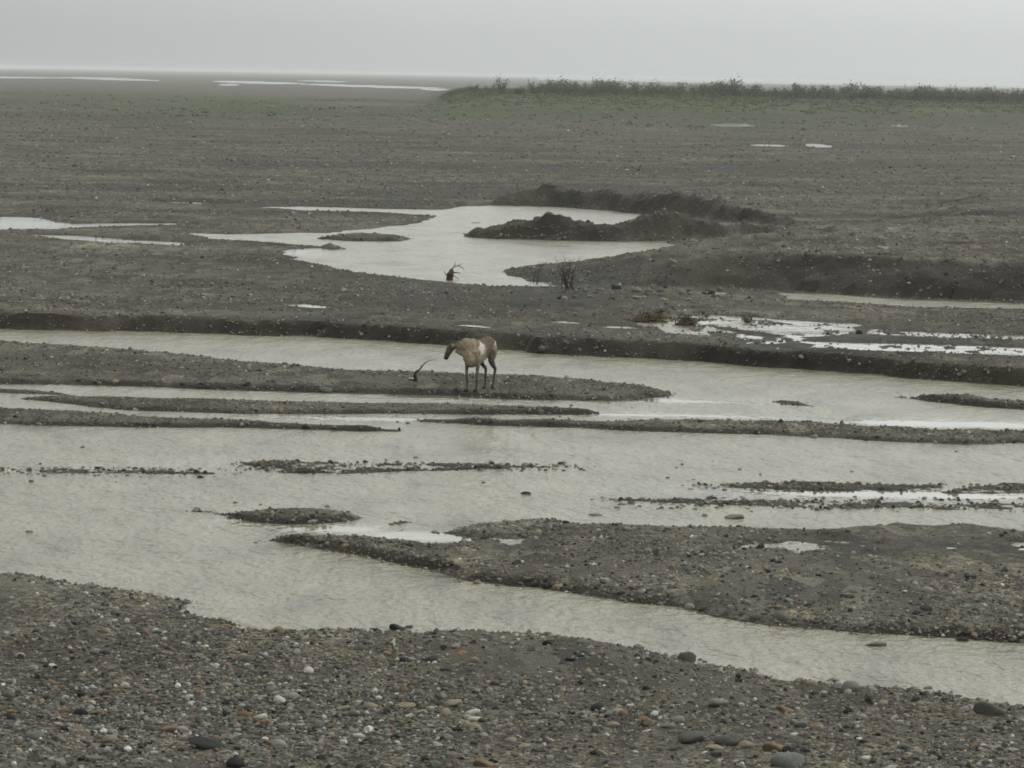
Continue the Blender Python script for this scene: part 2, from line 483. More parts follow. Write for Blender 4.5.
def pz(pts): return [gpt(x, y, NZ) for x, y in pts]
carve(pz([(778,293),(821,294),(908,300),(1024,304),(1440,316),(1440,322),(1024,309),(915,307),(848,302),(791,299.5)]), 0.08, 0.04, 0.1)

# raised bar on the right with its long dark face
S2b = [(505,272),(530,280),(562,286),(620,289),(700,290.5),(792,291),(900,298),(1024,302)]
S2 = [gpt(x, y, NZ)[:2] for x, y in edge(S2b)]
back = [gpt(x, y, NZ)[:2] for x, y in [(1440, 262), (1024, 236), (860, 240), (760, 246), (680, 252), (620, 260), (560, 266), (508, 269.5)]]
sS2 = poly_sdf(S2 + back, 40.0)
w2 = np.clip((sS2 + 0.45 * n_edge + 0.7 * n_mid) / (2.4 + 0.5 * n_mid), 0, 1)
# crest height grows from the tip to the right
tipx = gpt(505, 270, NZ)[0]
grow = np.clip((X - tipx) / 4.5, 0.0, 1)
H = np.where(sS2 > 0, np.maximum(H, NZ + 0.03 + (0.70 + 0.20 * np.clip((X - tipx - 4.5) / 4, 0, 1)) * (0.2 + 0.8 * grow) * w2 ** 0.8 + 0.09 * n_fine * w2), H)
# second low scarp far right
S3 = [gpt(x, y, NZ)[:2] for x, y in edge([(890,226),(930,231),(980,234),(1024,237)])]
S3b = [gpt(x, y, NZ)[:2] for x, y in [(1440,214),(1024,207),(960,206),(900,212)]]
sS3 = poly_sdf(S3 + S3b, 60.0)
H = np.where(sS3 > -1, np.maximum(H, NZ + 0.03 + 0.75 * np.clip((sS3 + 1.2 * n_mid) / 3.5, 0, 1)), H)

# --- ponds and shallow channels on the terrace
def lens(x0, y0, x1, y1, th):
    T = np.linspace(0, 1, 9); k = [random.uniform(.6, 1.3) for _ in T]
    up = [(x0 + t * (x1 - x0), y0 + t * (y1 - y0) - .5 * th * math.sin(math.pi * t) ** .7 * q) for t, q in zip(T, k)]
    lo = [(x0 + t * (x1 - x0), y0 + t * (y1 - y0) + .5 * th * math.sin(math.pi * t) ** .7) for t in T[1:-1]]
    return up + lo[::-1]
P_LEFT = [(-420,207),(0,217),(30,217.5),(62,223),(92,223.5),(172,223.5),(178,226),(95,227.5),(40,231),(0,231.5),(-420,224)]
P_LEFT2 = [(30,235),(75,236),(130,239.5),(182,243),(180,246),(120,244),(60,239.5)]
P_BIG = [(180,232.5),(230,234),(320,233),(370,229),(425,222.5),(432,216),(400,214.5),(330,212),(262,209),(266,207),(300,206.5),(380,209),(440,210),
         (470,206.5),(520,205),(600,208),(662,214),(664,222),(672,246),(620,256),(560,263),(508,268),(506,273),(522,280),(562,287),
         (500,286.5),(455,283.5),(420,280),(380,275.5),(340,269.5),(300,261),(281,251),(330,247),(280,243),(215,240)]
carve(pz(P_LEFT)); carve(pz(P_LEFT2), en=0.2)
carve(pz(P_BIG), 0.1, 0.1, 0.3)
carve(pz([(155,202),(195,202.5),(232,205),(200,204.8)]), en=0.1)
carve(pz([(700,291.5),(727,292.5),(728,297),(704,296.5)]), 0.08, 0.2, 0.2)
# wet flats, half drowned
carve(pz([(696,314),(740,317),(858,323.5),(862,331),(830,337),(791,338),(740,330),(700,324)]), 0.05, 0.1, 0.3, 0.030)
carve(pz([(640,318),(700,322),(720,330),(700,336),(660,333)]), 0.05, 0.1, 0.3, 0.02)
carve(pz([(684,328.5),(724,330),(756,336),(816,338),(792,342),(760,345),(800,349.5),(770,351),(728,347),(752,341),(730,334)]), 0.05, 0.08, 0.25, 0.022)
carve(pz([(863,328),(915,332),(1024,335.5),(1440,347),(1440,354),(1024,340),(949,338.5),(868,334.5)]), 0.05, 0.1, 0.2, 0.016)
carve(pz([(800,341),(900,343),(1024,348),(1300,360),(1300,372),(1024,357),(900,352),(810,348)]), 0.05, 0.1, 0.3, 0.020)
for q in ((58,308,80,308.6,2.4), (284,304.6,332,307.4,3.4), (298,319,328,320.6,2.2), (456,325.6,492,327.6,3.4), (550,322,582,323.8,2.6), (602,327,642,329,2.6)):
    carve(pz(lens(*q)), 0.03, 0.1, 0.0)
# far glints
for q in ((709,124.6,756,125.8,3.0), (750,145,788,145.8,2.0), (804,144.6,833,146.8,3.2), (890,125.6,912,126.2,1.8)):
    carve(pz(lens(*q)), 0.05, 0.02, 0.0)
for q in ((-300,74.4,84,78.2,2.2), (58,77.2,164,80.6,2.2), (-20,68.0,34,68.9,1.4), (210,81.4,306,83.6,2.4), (296,84.0,446,88.4,2.4), (298,80.4,348,81.8,1.4), (218,84.6,240,84.9,1.8), (420,89.0,464,91.2,2.2)):
    carve(pz(lens(*q)), 0.25, 0.1, 0.0)
carve(pz([(540,77.8),(1500,94.6),(1500,96.2),(540,79.6)]), 0.25, 0.3, 0.0)

# islets and the two mounds by the big pool
def islet(top, bot, h, w=0.5):
    global H
    A = [gpt(x, y, NZ + h * 0.5)[:2] for x, y in top]; B = [gpt(x, y, NZ)[:2] for x, y in bot]
    s = poly_sdf(A + B[::-1], 8.0)
    m = s > -3
    sm = s[m] + 0.2 * n_edge[m]
    tt = np.clip(sm / w, -1, 1)
    H[m] = np.maximum(H[m], np.where(tt > 0, NZ + h * tt ** 0.8 + 0.02 * n_fine[m] * tt, NZ - 0.08))
islet([(316,237),(340,234),(380,233.5),(416,238)], [(318,239),(350,241.5),(400,241.5),(414,239)], 0.12)
islet([(318,245),(330,242),(346,246)], [(320,249),(334,250.5),(346,249)], 0.18)
islet([(468,222),(480,221.6),(492,222.4)], [(470,223),(480,223.4),(490,223)], 0.05)

mound_face = np.zeros((NR, NC))
def ridge(base_near, crest, w_far=3.0, scale=1.0, seed=70):
    """mound: base line on the terrace (photo) and crest height in metres along it"""
    global H, mound_face
    G = np.array([gpt(x, y, NZ)[:2] for x, y in base_near])
    xs = G[:, 0]
    ybase = np.interp(X, xs, G[:, 1])
    inx = (X > xs[0]) & (X < xs[-1])
    hc = np.interp(X, [gpt(x, 225, NZ)[0] * (np.interp(x, [b[0] for b in base_near], G[:, 1]) / gpt(x, 225, NZ)[1]) for x, _ in crest], [c for _, c in crest])
    d = Y - ybase + 0.6 * n_mid + 0.4 * n_edge
    wn_ = np.maximum(hc, 0.05) * 2.6
    prof = np.where(d < wn_, np.clip(d / wn_, 0, 1), np.clip(1 - (d - wn_) / (wn_ + w_far), 0, 1))
    prof = prof * prof * (3 - 2 * prof)
    hc = hc * scale
    z = NZ + hc * prof * (1 + 0.20 * fbm(X * 0.9, Y * 0.5, 4, seed)) + 0.02 + 0.16 * prof * fbm(X * 2.6, Y * 2.6, 3, seed + 5)
    m = inx & (prof > 0.01) & (hc > 0.02)
    H = np.where(m, np.maximum(H, z), H)
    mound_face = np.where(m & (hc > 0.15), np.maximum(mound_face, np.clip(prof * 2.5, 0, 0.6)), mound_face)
ridge([(462,237),(480,238),(560,240.5),(650,242),(720,240),(800,235),(860,232)],
      [(462,0.0),(476,0.22),(505,0.42),(530,0.72),(548,0.98),(566,0.82),(585,0.62),(620,0.62),(645,0.85),(670,0.95),(700,0.66),(760,0.40),(800,0.12),(860,0.0)], 2.5, 0.9, seed=71)
ridge([(488,205),(520,206),(560,207.5),(610,211),(660,216),(720,222),(800,229),(860,231)],
      [(488,0.0),(505,0.5),(530,0.95),(548,1.12),(570,0.92),(588,0.74),(605,0.98),(628,0.74),(645,1.0),(672,1.08),(700,1.05),(730,0.86),(770,0.55),(800,0.25),(860,0.0)], 4.0, 0.78, seed=73)

# --- vegetated terrace far right, rising to the thicket
tx = np.clip((X / Y + 0.026) / 0.012, 0, 1); tx = tx * tx * (3 - 2 * tx)
ty = np.clip((Y - 500) / 145, 0, 1) * np.clip(1 - (Y - 860) / 500, 0, 1)
ty = ty * ty * (3 - 2 * ty)
terrace = tx * ty
H = H + 2.5 * terrace * (1 + 0.06 * n_big)
band = np.exp(-((Y - 640) / 190.0) ** 2)
veg = np.clip(terrace * 1.15 + 1.45 * band * np.clip(fbm(X * 0.035, Y * 0.012, 4, 81) + 0.5, 0, 1), 0, 1)
veg = np.maximum(veg, tx * np.clip((Y - 440) / 120, 0, 1) * np.clip((1100 - Y) / 200, 0, 1) * 0.85)
veg = np.clip(veg * (0.9 + 0.4 * fbm(X * 0.12, Y * 0.03, 4, 83)), 0, 0.95)

wet = np.exp(-np.clip(H - WL + 0.012 * n_edge, 0, 5) / 0.045)
wet = np.clip(wet, 0, 1) * np.clip(1.2 - Y / 600, 0, 1)
silt = np.clip(0.42 + 0.75 * fbm(X * 0.30, Y * 0.40, 5, 91), 0, 0.95)
silt = np.where(Y > 60, np.clip(silt + 0.1, 0, 1), silt)
# slopes rising away from the camera, bar faces and mounds are darker and browner
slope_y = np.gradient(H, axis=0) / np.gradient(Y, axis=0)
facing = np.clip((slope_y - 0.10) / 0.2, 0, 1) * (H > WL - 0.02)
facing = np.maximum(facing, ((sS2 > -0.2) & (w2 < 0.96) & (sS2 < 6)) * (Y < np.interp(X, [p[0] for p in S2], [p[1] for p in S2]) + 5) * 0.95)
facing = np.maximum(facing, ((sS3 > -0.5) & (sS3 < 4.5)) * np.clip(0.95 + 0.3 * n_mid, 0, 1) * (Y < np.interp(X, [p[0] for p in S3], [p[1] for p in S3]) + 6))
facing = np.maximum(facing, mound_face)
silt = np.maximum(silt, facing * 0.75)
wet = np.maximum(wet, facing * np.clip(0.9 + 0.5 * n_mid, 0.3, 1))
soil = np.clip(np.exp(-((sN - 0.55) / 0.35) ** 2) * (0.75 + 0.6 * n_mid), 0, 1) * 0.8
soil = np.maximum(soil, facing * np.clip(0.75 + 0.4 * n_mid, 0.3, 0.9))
soil = np.maximum(soil, np.clip(n_big * 0.5 + 0.25 * n_mid - 0.2, 0, 0.22))

dark_streaks = np.clip(fbm(X * 0.045, Y * 0.04, 4, 95, 0.6) * 2.4 - 0.7, 0, 1) * (sN > 3) * np.clip((900 - Y) / 300, 0, 1)  # darker, browner patches of the plain, then long thin streaks
for pl, hw in [(a_, b_ * 2.4) for a_, b_ in (([(-60,116),(90,117.5),(215,119)],5), ([(330,134),(400,135.5),(485,138)],3), ([(250,112),(300,113),(380,116)],5), ([(840,147),(930,148.5),(1060,151)],4),
               ([(700,170),(860,166),(1060,168)],2.5), ([(60,134),(75,134)],2), ([(560,170),(640,172),(720,171)],2), ([(640,117),(760,119),(1060,124)],5), ([(500,158),(545,159)],1.5),
               ([(-40,188),(120,191),(260,190)],1.6), ([(730,187),(765,188)],1.2))]:
    dl = pline_dist([gpt(x, y, NZ)[:2] for x, y in pl], hw * 3.0)
    dark_streaks = np.maximum(dark_streaks, np.clip(1.25 * np.exp(-(dl / hw) ** 2) + 0.25 * n_mid * (dl < hw * 2), 0, 1))
wet = np.maximum(wet, dark_streaks * 0.85)
soil = np.maximum(soil, dark_streaks * 0.35)
idx = np.arange(NR * NC).reshape(NR, NC)
quads = np.stack([idx[:-1, :-1], idx[:-1, 1:], idx[1:, 1:], idx[1:, :-1]], -1).reshape(-1, 4)
gm = np_mesh("gravel_plain", np.stack([X, Y, H], -1).reshape(-1, 3), quads, MAT_GROUND)
for nm, arr in (("wet", wet), ("veg", veg), ("silt", silt), ("soil", soil)):
    at = gm.attributes.new(nm, 'FLOAT', 'POINT')
    at.data.foreach_set("value", arr.astype(np.float32).ravel())
ground = bpy.data.objects.new("gravel_plain", gm)
COL.objects.link(ground)
tag(ground, "grey gravel and silt river plain with low bars and cut banks", "ground", kind="structure")

# ------------------------------------------------------------------ water
def sheet(name, rows, us_, z, mat, calm_fn):
    yy = np.repeat(np.array(rows)[:, None], len(us_), 1)
    xx = yy * np.array(us_)[None, :]
    V = np.stack([xx, yy, np.full_like(xx, z)], -1).reshape(-1, 3)
    ii = np.arange(xx.size).reshape(xx.shape)
    q = np.stack([ii[:-1, :-1], ii[:-1, 1:], ii[1:, 1:], ii[1:, :-1]], -1).reshape(-1, 4)
    me = np_mesh(name, V, q, mat)
    at = me.attributes.new("calm", 'FLOAT', 'POINT')
    at.data.foreach_set("value", calm_fn(xx, yy).astype(np.float32).ravel())
    o = bpy.data.objects.new(name, me); COL.objects.link(o)
    return o

def soft_spots(spots):
    def fn(xx, yy):
        c = np.zeros_like(xx)
        for px, py, wx, wy, z in spots:
            g = gpt(px, py, z)
            ax = abs(gpt(px + wx, py, z)[0] - g[0]); ay = abs(gpt(px, py - wy, z)[1] - g[1])
            c = np.maximum(c, np.clip(1.6 * np.exp(-((xx - g[0]) / ax) ** 2 - ((yy - g[1]) / ay) ** 2), 0, 1))
        return c
    return fn
CALM0 = [(420,536,60,5,0),(330,529,60,4,0),(470,539,25,4,0),(270,522,40,4,0),(950,424,120,4,0),(712,613,26,2.0,0),(560,399,200,2.5,0),
         (250,387,250,2.0,0),(900,495,160,4,0),(640,415,160,1.8,0),(980,548,60,4,0),(370,419,120,1.6,0)]
river_rows = CAM_H * F_PX / np.arange(1000, 236, -2.0)
river = sheet("river", river_rows, np.linspace(-0.5, 0.5, 360), 0.0, MAT_RIVER, soft_spots(CALM0))
tag(river, "wide silty grey braided river flowing between gravel bars", "river", kind="structure")
CALM1 = [(20,224,110,5,NZ),(120,240,60,4,NZ),(700,320,40,6,NZ),(780,340,90,8,NZ),(950,336,140,5,NZ),(300,252,25,3,NZ),(560,284,30,3,NZ),(800,325,70,8,NZ),
         (310,306,40,4,NZ),(470,326,30,3,NZ),(70,308,20,3,NZ),(940,348,150,6,NZ)]
def calm_upper(xx, yy):
    c = soft_spots(CALM1)(xx, yy)
    return np.clip(np.maximum(c, (yy - 190) / 60), 0, 1)
# upper sheet starts a little behind the cut bank
up_us = np.linspace(-0.5, 0.5, 260)
upV_rows = np.concatenate([np.linspace(0, 1, 110) ** 2.2 * 500, np.geomspace(510, 11000, 24)])
sx = np.array([p[0] / p[1] for p in S1g]); sy = np.array([p[1] for p in S1g])
o_ = np.argsort(sx)
y_start = np.interp(up_us, sx[o_], sy[o_]) + 2.2
yy = y_start[None, :] + upV_rows[:, None]
xx = yy * up_us[None, :]
V = np.stack([xx, yy, np.full_like(xx, NZ)], -1).reshape(-1, 3)
ii = np.arange(xx.size).reshape(xx.shape)
q = np.stack([ii[:-1, :-1], ii[:-1, 1:], ii[1:, 1:], ii[1:, :-1]], -1).reshape(-1, 4)
me = np_mesh("shallow_channels", V, q, MAT_RIVER)
at = me.attributes.new("calm", 'FLOAT', 'POINT')
at.data.foreach_set("value", calm_upper(xx, yy).astype(np.float32).ravel())
upper = bpy.data.objects.new("shallow_channels", me); COL.objects.link(upper)
tag(upper, "shallow pale pools and side channels on the upper gravel terrace", "water", kind="structure")

# ------------------------------------------------------------------ height lookup
def height(x, y):
    x = np.atleast_1d(np.asarray(x, float)); y = np.atleast_1d(np.asarray(y, float))
    fr = np.interp(y, Yr, np.arange(NR)); r0 = np.clip(fr.astype(int), 0, NR - 2); tr = fr - r0
    fc = np.interp(x / y, uc, np.arange(NC)); c0 = np.clip(fc.astype(int), 0, NC - 2); tcx = fc - c0
    h = (H[r0, c0] * (1 - tr) * (1 - tcx) + H[r0 + 1, c0] * tr * (1 - tcx) + H[r0, c0 + 1] * (1 - tr) * tcx + H[r0 + 1, c0 + 1] * tr * tcx)
    wl_ = WL[r0, c0]
    return h, wl_

def on_ground(px, py):
    """walk the pixel's ray to where it meets the plain"""
    z = 0.0
    for _ in range(12):
        g = gpt(px, py, z)
        h, wl_ = height(g[0], g[1])
        z = 0.5 * z + 0.5 * max(h[0], wl_[0])
    g = gpt(px, py, z)
    return Vector((g[0], g[1], max(height(g[0], g[1])[0][0], 0.0)))

# ------------------------------------------------------------------ stones
PAL = np.array([(0.096,0.091,0.077),(0.142,0.134,0.112),(0.185,0.175,0.147),(0.250,0.238,0.202),(0.42,0.41,0.36),
                (0.185,0.125,0.075),(0.240,0.198,0.138),(0.140,0.155,0.128),(0.036,0.034,0.031),(0.165,0.145,0.120)])
PALN = ["dark grey","mid grey","light grey","pale grey","whitish","rust brown","tan","grey green","blackish","brownish grey"]
PALW = np.array([0.20,0.18,0.13,0.09,0.045,0.045,0.10,0.06,0.11,0.08]); PALW /= PALW.sum()

def ico(sub):
    bm = bmesh.new(); bmesh.ops.create_icosphere(bm, subdivisions=sub, radius=1.0)
    bm.verts.ensure_lookup_table()
    V = np.array([v.co[:] for v in bm.verts]); Fc = np.array([[v.index for v in f.verts] for f in bm.faces]); bm.free()
    return V, Fc
ICO1 = ico(1); ICO2 = ico(2); ICO3 = ico(3)

# scatter over the bars; wanted number per unit of apparent area falls off slowly with distance
NS = 330000
pp = np.concatenate([rng.uniform(330, 760, 130000), 34 + (330 - 34) * rng.random(NS - 130000) ** 0.9])
ycoord = CAM_H * F_PX / pp
uu = rng.uniform(-0.172, 0.172, NS)
xcoord = uu * ycoord
hh, ww = height(xcoord, ycoord)
land = (hh > ww - 0.016)
patch = np.clip(0.58 + 0.75 * fbm(xcoord * 0.45, ycoord * 0.3, 4, 101), 0.06, 1)
keep = land & (rng.random(NS) < patch * np.where(pp > 330, 0.95, 0.42)) & (ycoord < 640)
size = np.exp(rng.normal(math.log(0.0145), 0.52, NS))               # half-length in metres
size = np.minimum(size, 0.065)
size = np.maximum(size, 1.0 * ycoord / F_PX * np.exp(rng.normal(-0.10, 0.36, NS)))
size = np.minimum(size, 0.17)
xs, ys, hs, ss = xcoord[keep], ycoord[keep], hh[keep], size[keep]
# pebbles standing out of the shoals
shx, shy = [], []
for (x0, x1, y0, y1, n_) in ((245,585,462,471,130), (0,210,468,474,60), (690,1024,484,491,130), (615,1024,497,509,170), (380,640,403,425,30), (30,500,445,520,25), (600,1000,445,520,25)):
    for _ in range(n_):
        g = gpt(random.uniform(x0, x1), random.uniform(y0, y1), 0.0); shx.append(g[0]); shy.append(g[1])
shx, shy = np.array(shx), np.array(shy); shh = np.maximum(height(shx, shy)[0], -0.012)
xs = np.concatenate([xs, shx]); ys = np.concatenate([ys, shy]); hs = np.concatenate([hs, shh]); ss = np.concatenate([ss, rng.uniform(.02, .05, len(shx))])
ci = rng.choice(len(PAL), len(xs), p=PALW)
# stones in the cut faces and on the mounds
fi = np.flatnonzero((facing * (np.abs(X / Y) < 0.17) * (Y < 330) * (H > WL + 0.02)).ravel() > 0.25)
fw = np.where(Y.ravel()[fi] > 110, 1.0, 0.40) * np.where(mound_face.ravel()[fi] > 0.2, 3.0, 1.0); fi = rng.choice(fi, 9000, p=fw / fw.sum())
fx_ = X.ravel()[fi] + rng.normal(0, .05, len(fi)); fy_ = Y.ravel()[fi] + rng.normal(0, .05, len(fi))
xs = np.concatenate([xs, fx_]); ys = np.concatenate([ys, fy_]); hs = np.concatenate([hs, height(fx_, fy_)[0]])
ss = np.concatenate([ss, np.maximum(np.exp(rng.normal(math.log(.02), .5, len(fi))), .7 * fy_ / F_PX)])
fcw = PALW * np.array([1.6, 1, .5, .35, .2, .7, .7, 1, 1.6, 1.2]); ci = np.concatenate([ci, rng.choice(len(PAL), len(fi), p=fcw / fcw.sum())])
# far off only the commoner greys can be made out
ci = np.where((ys > 105) & (ci == 8) & (rng.random(len(ci)) < .75), 0, ci); ci = np.where((ys > 105) & (ci == 4) & (rng.random(len(ci)) < .6), 3, ci)
# those that show largest become things of their own
app = ss * F_PX / ys
inframe = np.abs(xs / ys) < 0.141
order = np.argsort(-(app * inframe * (CAM_H * F_PX / ys < 690)))
big = order[:118]
small = order[118:]

bv, bf = ICO1
ns = len(small)
yaw = rng.uniform(0, 6.283, ns)
ax = np.stack([ss[small] * rng.uniform(0.85, 1.3, ns), ss[small] * rng.uniform(0.65, 1.0, ns), ss[small] * rng.uniform(0.5, 0.95, ns)], -1)
lump = 1 + 0.20 * rng.standard_normal((ns, len(bv)))
lv = bv[None] * lump[:, :, None] * ax[:, None, :]
tilt = rng.normal(0, 0.22, ns)
cy, sy_ = np.cos(yaw)[:, None], np.sin(yaw)[:, None]
ct, st = np.cos(tilt)[:, None], np.sin(tilt)[:, None]
x1 = lv[..., 0] * ct - lv[..., 2] * st; z1 = lv[..., 0] * st + lv[..., 2] * ct
wx = x1 * cy - lv[..., 1] * sy_ + xs[small][:, None]
wy = x1 * sy_ + lv[..., 1] * cy + ys[small][:, None]
wz = z1 + (hs[small] + 0.18 * ax[:, 2])[:, None]
V = np.stack([wx, wy, wz], -1).reshape(-1, 3)
Fc = (bf[None] + (np.arange(ns) * len(bv))[:, None, None]).reshape(-1, 3)
jit = np.exp(rng.normal(0, 0.18, ns))[:, None]
cols = np.repeat(PAL[ci[small]] * jit, len(bv), 0)
gme = np_mesh("gravel", V, Fc, MAT_STONES, smooth=False, cols=cols)
gro = bpy.data.objects.new("gravel", gme); COL.objects.link(gro)
tag(gro, "loose mixed grey, tan and rust gravel strewn over the river bars", "gravel", kind="stuff")

# stone prototypes: 8 shapes x 10 colours, mesh data shared
STONE_MATS = []
for c, nme in zip(PAL, PALN):
    STONE_MATS.append(noise_mat("stone_" + nme.replace(" ", "_"), tuple(c * 0.72), tuple(np.minimum(c * 1.28, 0.8)), scale=9, rough=0.8, bump=0.35, dist=0.03))
STONE_MESH = {}
def stone_mesh(shape, colour):
    k = (shape, colour)
    if k not in STONE_MESH:
        r = np.random.default_rng(500 + shape)
        v, fc = ICO2 if shape < 8 else ICO3
        v = v.copy()
        for _ in range(7):                                            # knock flats off a ball
            d = r.normal(size=3); d /= np.linalg.norm(d)
            c = r.uniform(0.5, 0.82)
            proj = v @ d
            v -= np.clip(proj - c, 0, None)[:, None] * d * 0.85
        v *= 1 + 0.035 * r.standard_normal((len(v), 1))
        v *= np.array([1.15, r.uniform(0.7, 0.95), r.uniform(0.62, 0.9)])
        STONE_MESH[k] = np_mesh("river_stone", v, fc, STONE_MATS[colour], smooth=True)
    return STONE_MESH[k]

def zone_phrase(y):
    p = CAM_H * F_PX / y
    if p > 540: return "cobble lying on the near gravel bar in front of the river", "cobbles on the near gravel bar"
    if p > 425: return "cobble lying on the long wedge-shaped gravel bar across the channel", "cobbles on the wedge-shaped bar"
    if p > 270: return "stone on a low gravel strip in mid river", "stones on the mid-river strips"
    return "stone on the gravel terrace above the cut bank", "stones on the upper terrace"

def place_stone(loc, half, shape, colour, yaw_, label, group=None, squash=1.0, sink=0.22):
    o = bpy.data.objects.new("river_stone", stone_mesh(shape, colour))
    COL.objects.link(o)
    o.location = (loc[0], loc[1], loc[2] + half * 0.6 * sink)
    o.scale = (half, half, half * squash)
    o.rotation_euler = (random.uniform(-0.2, 0.2), random.uniform(-0.2, 0.2), yaw_)
    return tag(o, label, "stone", group)

for k in big:
    ph, grp = zone_phrase(ys[k])
    place_stone((xs[k], ys[k], hs[k]), ss[k] * 1.05, int(rng.integers(0, 8)), int(ci[k]), rng.uniform(0, 6.28),
                PALN[ci[k]] + " " + ph, PALN[ci[k]] + " " + grp)

# stones one can point at
C = {n: i for i, n in enumerate(PALN)}
NAMED = [  # px, py of the foot, half length in px, colour, squash, label
  (688,661,11,"dark grey",1.25,"rounded dark grey boulder at the brink of the near bar beside the channel"),
  (988,713,20,"dark grey",0.85,"long grey-brown boulder half sunk at the right brink of the near bar"),
  (850,692,12,"brownish grey",1.15,"dull brown boulder on the brink of the near bar, next to the channel"),
  (874,645,14,"brownish grey",0.5,"low brown boulder breaking the surface of the near channel"),
  (718,706,13,"light grey",0.75,"pale blue-grey cobble with flat top on the near bar"),
  (790,765,22,"grey green",0.75,"large mossy grey-green cobble at the front of the near bar"),
  (775,750,16,"rust brown",0.7,"large rust-red cobble beside the mossy grey-green cobble"),
  (745,748,9,"tan",1.0,"angular tan cobble beside the rust-red cobble"),
  (714,750,11,"tan",0.75,"ochre cobble in the row left of the rust-red cobble"),
  (800,727,10,"grey green",0.8,"smooth grey-green cobble touching an orange one"),
  (813,729,6,"rust brown",1.0,"small orange cobble touching a smooth grey-green one"),
  (784,711,11,"rust brown",0.7,"flat rust-brown cobble on the middle of the near bar"),
  (613,727,8,"tan",0.8,"bright yellowish cobble alone on dark silt of the near bar"),
  (668,728,9,"brownish grey",0.9,"squarish pinkish-brown cobble on the near bar"),
  (690,742,18,"dark grey",0.7,"broad dark cobble behind the ochre ones on the near bar"),
  (730,744,20,"dark grey",0.65,"broad low dark cobble beside the angular tan one"),
  (602,755,8,"tan",1.0,"orange-tan cobble at the foot of the near bar"),
  (279,748,9,"pale grey",1.2,"pale blue-grey slab tilted up among brown cobbles"),
  (205,748,22,"blackish",0.6,"broad blackish cobble half buried beside a rusty cobble"),
  (168,732,12,"rust brown",0.6,"flat orange-brown cobble next to the broad blackish one"),
  (36,738,12,"grey green",0.8,"large green-grey cobble beside a blunt grey one"),
  (60,741,9,"mid grey",0.9,"blunt grey cobble beside the large green-grey one"),
  (110,742,10,"tan",0.8,"olive tan cobble in the cobble row of the near bar"),
  (96,714,9,"rust brown",0.7,"brick-red cobble in the cobble row of the near bar"),
  (10,714,8,"rust brown",0.8,"dark red cobble at the left end of the near bar"),
  (86,697,11,"blackish",0.5,"flat dark slab with a pale top edge on the near bar"),
  (484,766,14,"rust brown",0.7,"dark rust cobble at the very front of the near bar"),
  (236,767,12,"blackish",0.9,"dark brown cobble at the very front of the near bar"),
  (405,708,12,"tan",0.6,"ochre cobble in the yellowish patch of the near bar"),
  (453,706,12,"tan",0.6,"flat tan cobble at the end of the yellowish patch"),
  (376,632,8,"blackish",0.8,"black cobble perched on the brink of the near bar"),
  (398,630,12,"blackish",0.7,"wide black cobble perched on the brink of the near bar"),
  (526,494,6,"blackish",0.6,"dark stone breaking the river surface alone"),
  (595,515,9,"brownish grey",0.4,"low brown stone awash behind the wedge-shaped bar"),
  (733,518,14,"brownish grey",0.4,"broad brown stone awash behind the wedge-shaped bar"),
  (30,532,5,"brownish grey",0.6,"small brown stone standing in the open channel"),
  (672,269,6,"pale grey",1.1,"big pale boulder on the dark face of the raised bar"),
  (637,292,6,"light grey",0.9,"grey-green boulder at the foot of the dark raised bar"),
  (688,301,5,"light grey",1.1,"pale boulder in front of the raised bar's foot"),
  (636,299,6,"tan",0.7,"tan boulder in front of the raised bar's foot"),
  (617,289,6,"blackish",0.9,"black boulder at the foot of the dark raised bar"),
  (663,300,4,"whitish",0.7,"small whitish stone in front of the raised bar's foot"),
  (859,334,4,"blackish",1.3,"lone black stone standing beside the bright wet flats"),
  (411,379,3,"whitish",0.7,"small white stone beside the upright dark driftwood twig"),
  (652,288,6,"mid grey",0.7,"grey boulder next to the grey-green boulder under the bar"),
  (600,291,5,"mid grey",0.8,"grey boulder beside the bare twiggy bush"),
]
for i, (px, py, hp, cn_, sq, lab) in enumerate(NAMED):
    g = on_ground(px, py)
    half = hp / px_scale(g.y) * 0.80
    wl_ = height(g.x, g.y)[1][0]
    z = max(height(g.x, g.y)[0][0], wl_ - half * 0.2)
    place_stone((g.x, g.y, z), half, 8 + i % 5, C[cn_], random.uniform(-0.4, 0.4), lab, None, sq, 0.35)

# stones heaped along the foot of the raised bar and awash in the shoals
extra = []
for _ in range(40):
    px = random.uniform(555, 720); py = random.gauss(293, 6)
    extra.append((px, py, random.uniform(2.0, 4.2), "stone heaped along the foot of the raised dark bar", "stones heaped below the raised bar"))
for (x0, x1, y0, y1, n_) in ((245,585,462,471,24), (0,210,468,474,12), (690,1024,484,491,24), (615,1024,497,509,26), (380,640,403,425,6)):
    for _ in range(n_):
        tq = random.random(); px = x0 + tq * (x1 - x0)
        extra.append((px, random.uniform(y0, y1), random.uniform(1.6, 3.4), "stone awash in a shoal of the open river", "stones awash in the shoals"))
for px, py, hp, lab, grp in extra:
    g = on_ground(px, py); half = hp / px_scale(g.y)
    c_ = random.choices(range(10), weights=[4,3,1,.6,.2,.8,.6,.6,3,1.5])[0]
    h_, w_ = height(g.x, g.y)
    place_stone((g.x, g.y, max(h_[0], w_[0] - half * 0.15)), half, random.randrange(8), c_, random.uniform(0, 6.28), PALN[c_] + " " + lab, PALN[c_] + " " + grp)

